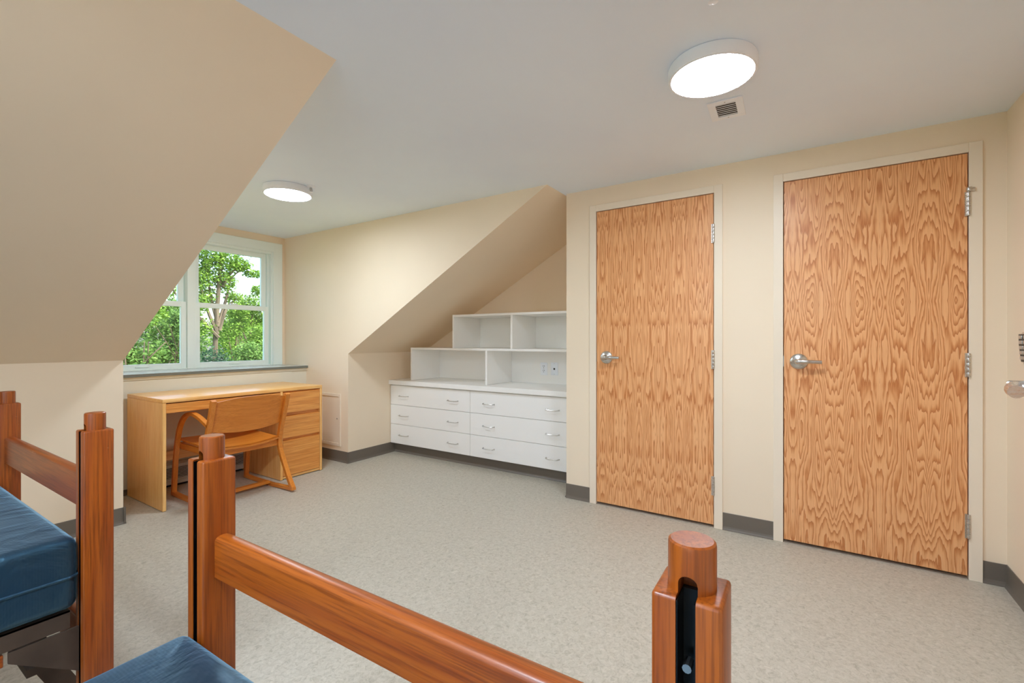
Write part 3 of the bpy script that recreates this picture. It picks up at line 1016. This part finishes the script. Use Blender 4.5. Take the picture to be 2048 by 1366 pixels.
def bed(label, loc, rz, wmat, rail_z, rail_x, wid):
    t = thing('bed_frame', label, 'bed', loc, rz, 'oak bunkable single beds')
    first = [True]
    def post(x, y, flip):
        me = PB.copy()
        p_ = mobj('post', me, wmat['z'], t, True)
        p_.location = (x, y, 0)
        p_.rotation_euler = (0, 0, math.pi if flip else 0)
        q = mobj('peg', PG.copy(), wmat['z'], p_, True)
        b = NB(); box(b, (-PW / 2 + 0.028, -0.0084, 0.06), (-PW / 2 + 0.034, 0.0084, ZP - 0.003))
        for s_ in (-1, 1):
            box(b, (-PW / 2 + 0.0012, s_ * 0.0084, 0.06), (-PW / 2 + 0.028, s_ * 0.0072, ZP - 0.003))
        ch_ = obj('slot_channel', b, M['black'], p_)
        for k in range(9):
            b = NB(); lathe(b, [(0.0042, 0), (0.0042, 0.0135), (0.003, 0.015)], (-PW / 2 + 0.006, 0, 0), 'x', 10)
            pin = obj('slot_pin', b, M['steel'], p_, True)
            pin.location = (0, 0, 0.875 - 0.036 - k * 0.085)
        return p_
    LEN = 2.02
    y = wid / 2
    for sx, flip in ((0, False), (-LEN, True)):
        for sy in (-1, 1):
            post(sx, sy * y, flip)
        # rounded-top end rails
        for z0, z1 in (rail_z, (0.29, 0.39)):
            r0, r1 = (rail_x[0], rail_x[1]) if not flip else (-rail_x[1], -rail_x[0])
            r0 += sx; r1 += sx
            rr = (r1 - r0) / 2 * 0.96
            pts = [(r0, z0 + 0.004), (r0 + 0.004, z0), (r1 - 0.004, z0), (r1, z0 + 0.004)]
            for k in range(0, 9):
                a_ = math.pi * k / 8
                pts.append(((r0 + r1) / 2 + (r1 - r0) / 2 * math.cos(a_), z1 - rr * 0.6 + rr * 0.6 * math.sin(a_)))
            b = NB(); prism(b, pts, 'y', -y + PW / 2 - 0.0005, y - PW / 2 + 0.0005)
            obj('end_rail', b, wmat['y'], t, True)
    return t, LEN

def deck(t, LEN, wid, z1, wmat):
    """brown steel mattress deck hung between the ends"""
    y = wid / 2 + 0.004
    for s in (-1, 1):
        b = NB()
        box(b, (-LEN + 0.05, s * y, z1 - 0.045), (-0.050, s * (y - 0.004), z1 - 0.002))
        box(b, (-LEN + 0.05, s * y, z1 - 0.006), (-0.050, s * (y - 0.04), z1 - 0.002))
        obj('side_angle', b, M['brown'], t)
        for e in (0, 1):
            X0 = -0.033 if e == 0 else -LEN + 0.033
            d = -1 if e == 0 else 1
            b = NB(); prism(b, [(X0, z1 - 0.050), (X0 + d * 0.125, z1 - 0.050), (X0 + d * 0.125, z1 - 0.075), (X0, z1 - 0.165)], 'y', s * (y + 0.0), s * (y - 0.006))
            obj('gusset_plate', b, M['brown'], t)
        b = NB(); box(b, (-LEN + 0.17, s * (y - 0.001), z1 - 0.080), (-0.165, s * (y - 0.030), z1 - 0.050), 0.003); obj('side_rail', b, wmat['x'], t)
    for k in range(6):
        x = -0.22 - k * (LEN - 0.44) / 5
        b = NB(); box(b, (x - 0.02, -y + 0.04, z1 - 0.012), (x + 0.02, y - 0.04, z1 - 0.006)); obj('cross_slat', b, M['brown'], t)

def mattress(label, loc, rz, Lm, Wm, z0, z1, xend):
    t = thing('mattress', label, 'mattress', loc, rz, 'navy vinyl mattresses')
    b = NB()
    box(b, (xend - Lm, -Wm / 2, z0), (xend, Wm / 2, z1))
    bmesh.ops.subdivide_edges(b, edges=[e for e in b.edges if abs(e.verts[0].co.x - e.verts[1].co.x) > 0.1], cuts=40, use_grid_fill=True)
    bmesh.ops.subdivide_edges(b, edges=[e for e in b.edges if abs(e.verts[0].co.y - e.verts[1].co.y) > 0.1], cuts=20, use_grid_fill=True)
    es = [e for e in b.edges if len(e.link_faces) == 2 and e.calc_face_angle(0) > 1.0]
    bmesh.ops.bevel(b, geom=es, offset=0.022, segments=4, affect='EDGES', profile=0.5)
    rn = random.Random(len(label))
    for v in b.verts:
        u = (v.co.x - (xend - Lm)) / Lm
        q = v.co.y / (Wm / 2)
        if v.co.z > z1 - 0.001:
            v.co.z += 0.006 * (1 - q * q) + 0.0022 * math.sin(v.co.x * 23 + q * 5) * math.sin(v.co.y * 17 + 1.3)
    cv = obj('cover', b, M['vinyl'], t, 'all')
    zm = (z0 + z1) / 2 - 0.008
    loop = []
    x0, x1, y0, y1, r_ = xend - Lm, xend, -Wm / 2, Wm / 2, 0.022
    for cx, cy, a0 in ((x1 - r_, y1 - r_, 0), (x0 + r_, y1 - r_, 90), (x0 + r_, y0 + r_, 180), (x1 - r_, y0 + r_, 270)):
        for k in range(5):
            a_ = math.radians(a0 + k * 22.5)
            loop.append((cx + r_ * math.cos(a_), cy + r_ * math.sin(a_), zm))
    loop.append(loop[0])
    b = NB(); tube(b, loop, 0.0035, 8); obj('piping', b, M['vinyl'], cv, True)
    return t

WID = 0.9115
B1 = ((0.4605, 0.5505, 0), math.atan2(0.013, 0.9115))
B2 = ((0.4305, 2.0455, 0), 0.0)
t1, LEN = bed('orange oak bed end nearest the camera, its long rail crossing the foreground', B1[0], B1[1], M['bed'], (0.673, 0.756), (-0.010, 0.022), WID)
deck(t1, LEN, WID, 0.392, M['bed'])
t2, LEN = bed('scratched orange oak bed at the left edge, beyond the foreground bed', B2[0], B2[1], M['bedw'], (0.686, 0.783), (-0.012, 0.018), 0.925)
deck(t2, LEN, 0.925, 0.455, M['bedw'])
b = NB(); prism(b, [(-0.105, 0.300), (-0.050, 0.300), (0.045, 0.100), (-0.010, 0.100)], 'y', 1.75 - B2[0][1], 1.754 - B2[0][1])
br = obj('brace', b, M['brown'], t2)
b = NB(); box(b, (-0.112, 1.66 - B2[0][1], 0.285), (-0.045, 2.43 - B2[0][1], 0.305)); obj('brace_bar', b, M['brown'], br)
mattress('navy blue vinyl mattress corner at the bottom of the picture', B1[0], B1[1], 1.93, 0.955, 0.393, 0.574, -0.0345)
mattress('navy blue vinyl mattress on the scratched bed at the left edge', B2[0], B2[1], 1.93, 0.945, 0.456, 0.638, -0.0345)

# ------------------------------------------------------------------ outdoors
b = NB(); box(b, (-120, -120, -7.2), (120, 140, -7.0))
struct('ground', b, M['grass'], 'grass far below the window')
b = NB(); box(b, (-70, -60, -7.0), (XW - 1.5, 5.4, -6.95))  # unseen pale surface added to throw daylight up onto the ceiling
struct('bounce_pavement', b, M['concrete'], 'pale yard added out of view to bounce daylight into the room')

def tree(name, label, base, h, limbs, clusters, mat, leaf, trunk_r, seed, n_per):
    """trunk with limbs and leaf clusters; base is (x, y, z); limbs/clusters relative to base"""
    rn = random.Random(seed)
    t = thing(name, label, 'tree', base, 0, 'trees outside the window')
    b = NB()
    tp = smooth([(0, 0, 0), (0.1, 0.05, h * 0.35), (-0.05, 0.1, h * 0.7), (0.08, 0.0, h)], 5)
    tube(b, tp, [trunk_r * (1 - 0.65 * i / (len(tp) - 1)) for i in range(len(tp))], 8)
    for l_ in limbs:
        q = smooth(l_, 4)
        tube(b, q, [trunk_r * 0.42 * (1 - 0.75 * i / (len(q) - 1)) for i in range(len(q))], 6)
    obj('trunk', b, M['bark'], t, True)
    V, F = [], []
    for (cx, cy, cz, rx, ry, rz, k) in clusters:
        for _ in range(int(n_per * k)):
            while True:
                p = Vector((rn.uniform(-1, 1), rn.uniform(-1, 1), rn.uniform(-1, 1)))
                if 0.12 < p.length < 1 and rn.random() < 0.35 + 0.65 * p.length:
                    break
            # clumpy edge
            p *= 0.78 + 0.22 * math.sin(p.x * 6 + cx) * math.sin(p.z * 7 + cz) + 0.1 * rn.random()
            c = Vector((cx + p.x * rx, cy + p.y * ry, cz + p.z * rz))
            a = Vector((rn.gauss(0, 1), rn.gauss(0, 1), rn.gauss(0, 0.6))).normalized()
            nrm = Vector((rn.gauss(0, 0.7), rn.gauss(-0.3, 0.7), rn.gauss(0.9, 0.5))).normalized()
            s_ = nrm.cross(a)
            if s_.length < 0.05:
                continue
            s_.normalize()
            a = s_.cross(nrm)
            L_ = leaf * rn.uniform(0.6, 1.25)
            i0 = len(V)
            V += [c, c + a * L_ * 0.5 + s_ * L_ * 0.27, c + a * L_, c + a * L_ * 0.5 - s_ * L_ * 0.27]
            F.append((i0, i0 + 1, i0 + 2, i0 + 3))
    me = bpy.data.meshes.new('foliage')
    me.from_pydata([tuple(v) for v in V], [], F)
    fo = mobj('foliage', me, mat, t)
    fo['kind'] = 'stuff'
    return t

def crown(rn, n, rx, ry, z0, z1, r0, r1):
    out = []
    for _ in range(n):
        z = rn.uniform(z0, z1)
        f = math.sqrt(max(0.08, 1 - ((z - (z0 + z1) / 2) / ((z1 - z0) / 2)) ** 2 * 0.85))
        a = rn.uniform(0, 2 * math.pi)
        q = math.sqrt(rn.random())
        r = rn.uniform(r0, r1)
        out.append((math.cos(a) * rx * f * q, math.sin(a) * ry * f * q, z, r, r, r * 0.75, (r / 0.6) ** 2))
    return out

# the airy tree that fills the right-hand upper pane
gz = -7.0
bx, by = 6.30, 13.6
cl = [(-0.35, 0, 10.55, .55, .6, .50, 1.3), (-0.1, .2, 10.0, .50, .6, .45, 1.1), (-0.5, .1, 9.75, .35, .5, .4, .7), (0.25, 0, 10.35, .45, .6, .38, .9), (0.62, .1, 10.25, .35, .5, .22, .55),
      (0.95, 0, 10.05, .28, .4, .13, .3), (0.25, .2, 9.75, .35, .5, .35, .6), (-0.45, 0, 9.1, .22, .4, .35, .4), (-0.2, .3, 9.3, .35, .4, .30, .5), (0.45, .1, 9.35, .25, .4, .18, .3),
      (-0.95, .2, 10.3, .5, .5, .6, 1.2), (-1.3, .2, 9.6, .5, .5, .6, 1.1), (-1.9, .2, 10.3, .7, .6, .9, 1.6), (0.0, .1, 11.2, .8, .7, .5, 1.3), (0.8, 0, 10.7, .35, .4, .16, .35), (-1.5, .3, 8.9, .5, .5, .5, 1.0), (-0.35, .2, 8.45, .35, .4, .3, .5)]
tree('leafy_tree', 'tall airy green tree with forked trunk seen through the upper right pane', (bx, by, gz), 10.6,
     [[(0, .05, 8.3), (-.25, .1, 9.0), (-.45, .1, 9.8), (-.6, .1, 10.5)], [(0, .05, 8.5), (.25, .1, 9.3), (.40, .1, 9.9), (.85, .05, 10.3)], [(0, .05, 8.6), (-.12, .2, 9.4), (-.2, .2, 10.2), (-.3, .1, 11)],
      [(.05, .05, 8.4), (.2, 0, 9.0), (.42, 0, 9.25), (.6, 0, 9.35)], [(0, 0, 8.2), (-.4, .1, 8.7), (-.9, .1, 9.2), (-1.3, .2, 10)], [(.1, 0, 9.6), (.3, .05, 9.95), (.6, .1, 10.2), (.9, .05, 10.1)]], cl, M['leaf'], 0.085, 0.115, 3, 1250)
tree('leafy_tree', 'smaller light green tree at the right side of the upper pane', (8.35, 15.9, gz), 9.0,
     [[(0, 0, 7.8), (.2, .1, 8.6), (.35, .1, 9.3)], [(0, 0, 7.8), (-.2, .1, 8.5), (-.35, .1, 9.1)]],
     [(0.05, 0, 9.35, .5, .6, .40, 1), (-.4, 0, 9.15, .4, .5, .35, .8), (.5, 0, 9.1, .45, .5, .45, .9), (0, .2, 8.7, .6, .6, .4, 1.0), (.3, 0, 9.85, .28, .4, .18, .4), (.7, .2, 8.6, .5, .6, .5, 1.0), (-.6, .2, 8.4, .5, .5, .45, .9)],
     M['leaf'], 0.085, 0.075, 5, 1250)
rn = random.Random(11)
spots = [  # x, y, top z (world), crown radius, material, leaf density, label
    (3.15, 9.4, 0.70, 0.62, 'leaf2', 'small green bush at the bottom of the left sash'),
    (4.40, 9.7, 1.10, 0.55, 'leaf3', 'dark evergreen bush at the bottom of the lower right pane'),
    (5.60, 10.6, 1.30, 0.62, 'leaf2', 'loose green bush at the right of the lower right pane'),
    (3.90, 12.3, 1.95, 0.85, 'leaf2', 'mid green bushy tree low in the left sash'),
    (7.30, 13.4, 1.75, 0.62, 'leaf', 'bright green bush below the small right tree'),
    (4.40, 17.6, 2.75, 1.15, 'leaf2', 'rounded green tree at the left side of the left sash'),
    (6.85, 18.0, 2.60, 1.20, 'leaf2', 'rounded green tree behind the centre mullion'),
    (9.40, 18.9, 2.55, 1.25, 'leaf', 'rounded bright tree at the right edge of the glass'),
    (5.4, 23.6, 3.5, 1.8, 'leaf2', 'distant tree far behind the left sash'),
    (9.1, 23.8, 3.2, 1.8, 'leaf2', 'distant tree between the mullion and the forked trunk'),
    (12.8, 24.0, 3.0, 1.8, 'leaf2', 'distant tree behind the small right tree'),
    (16.5, 24.2, 3.1, 1.8, 'leaf2', 'farthest green tree beyond the right jamb'),
]
for i, (x, y, top_, rx, mt, lb) in enumerate(spots):
    ht_ = top_ - gz
    dep = min(4.6, 2.2 + rx * 1.4)
    z0 = ht_ - dep
    n = int(26 + 16 * rx)
    r0, r1 = 0.24 + 0.10 * rx, 0.36 + 0.18 * rx
    cl = []
    for (cx, cy, cz, a_, b_, c_, k) in crown(rn, n, max(0.1, rx - r1 * 0.8), max(0.1, rx - r1 * 0.8), z0, ht_ - r1 * 0.6, r0, r1):
        cl.append((cx, cy, cz, a_, b_, c_, k))
    lm = [[(0, 0, z0 - .4), (rn.uniform(-.4, .4) * rx, -.3 * rx, z0 + dep * .4), (rn.uniform(-.7, .7) * rx, -.7 * rx, ht_ - dep * .25)] for _ in range(4)]
    tree('leafy_tree', lb, (x, y, gz), ht_ - 0.6, lm, cl, M[mt], 0.07 if y < 12 else (0.095 if y < 20 else 0.13), 0.09, 20 + i, 560 if y < 12 else (480 if y < 20 else 330))
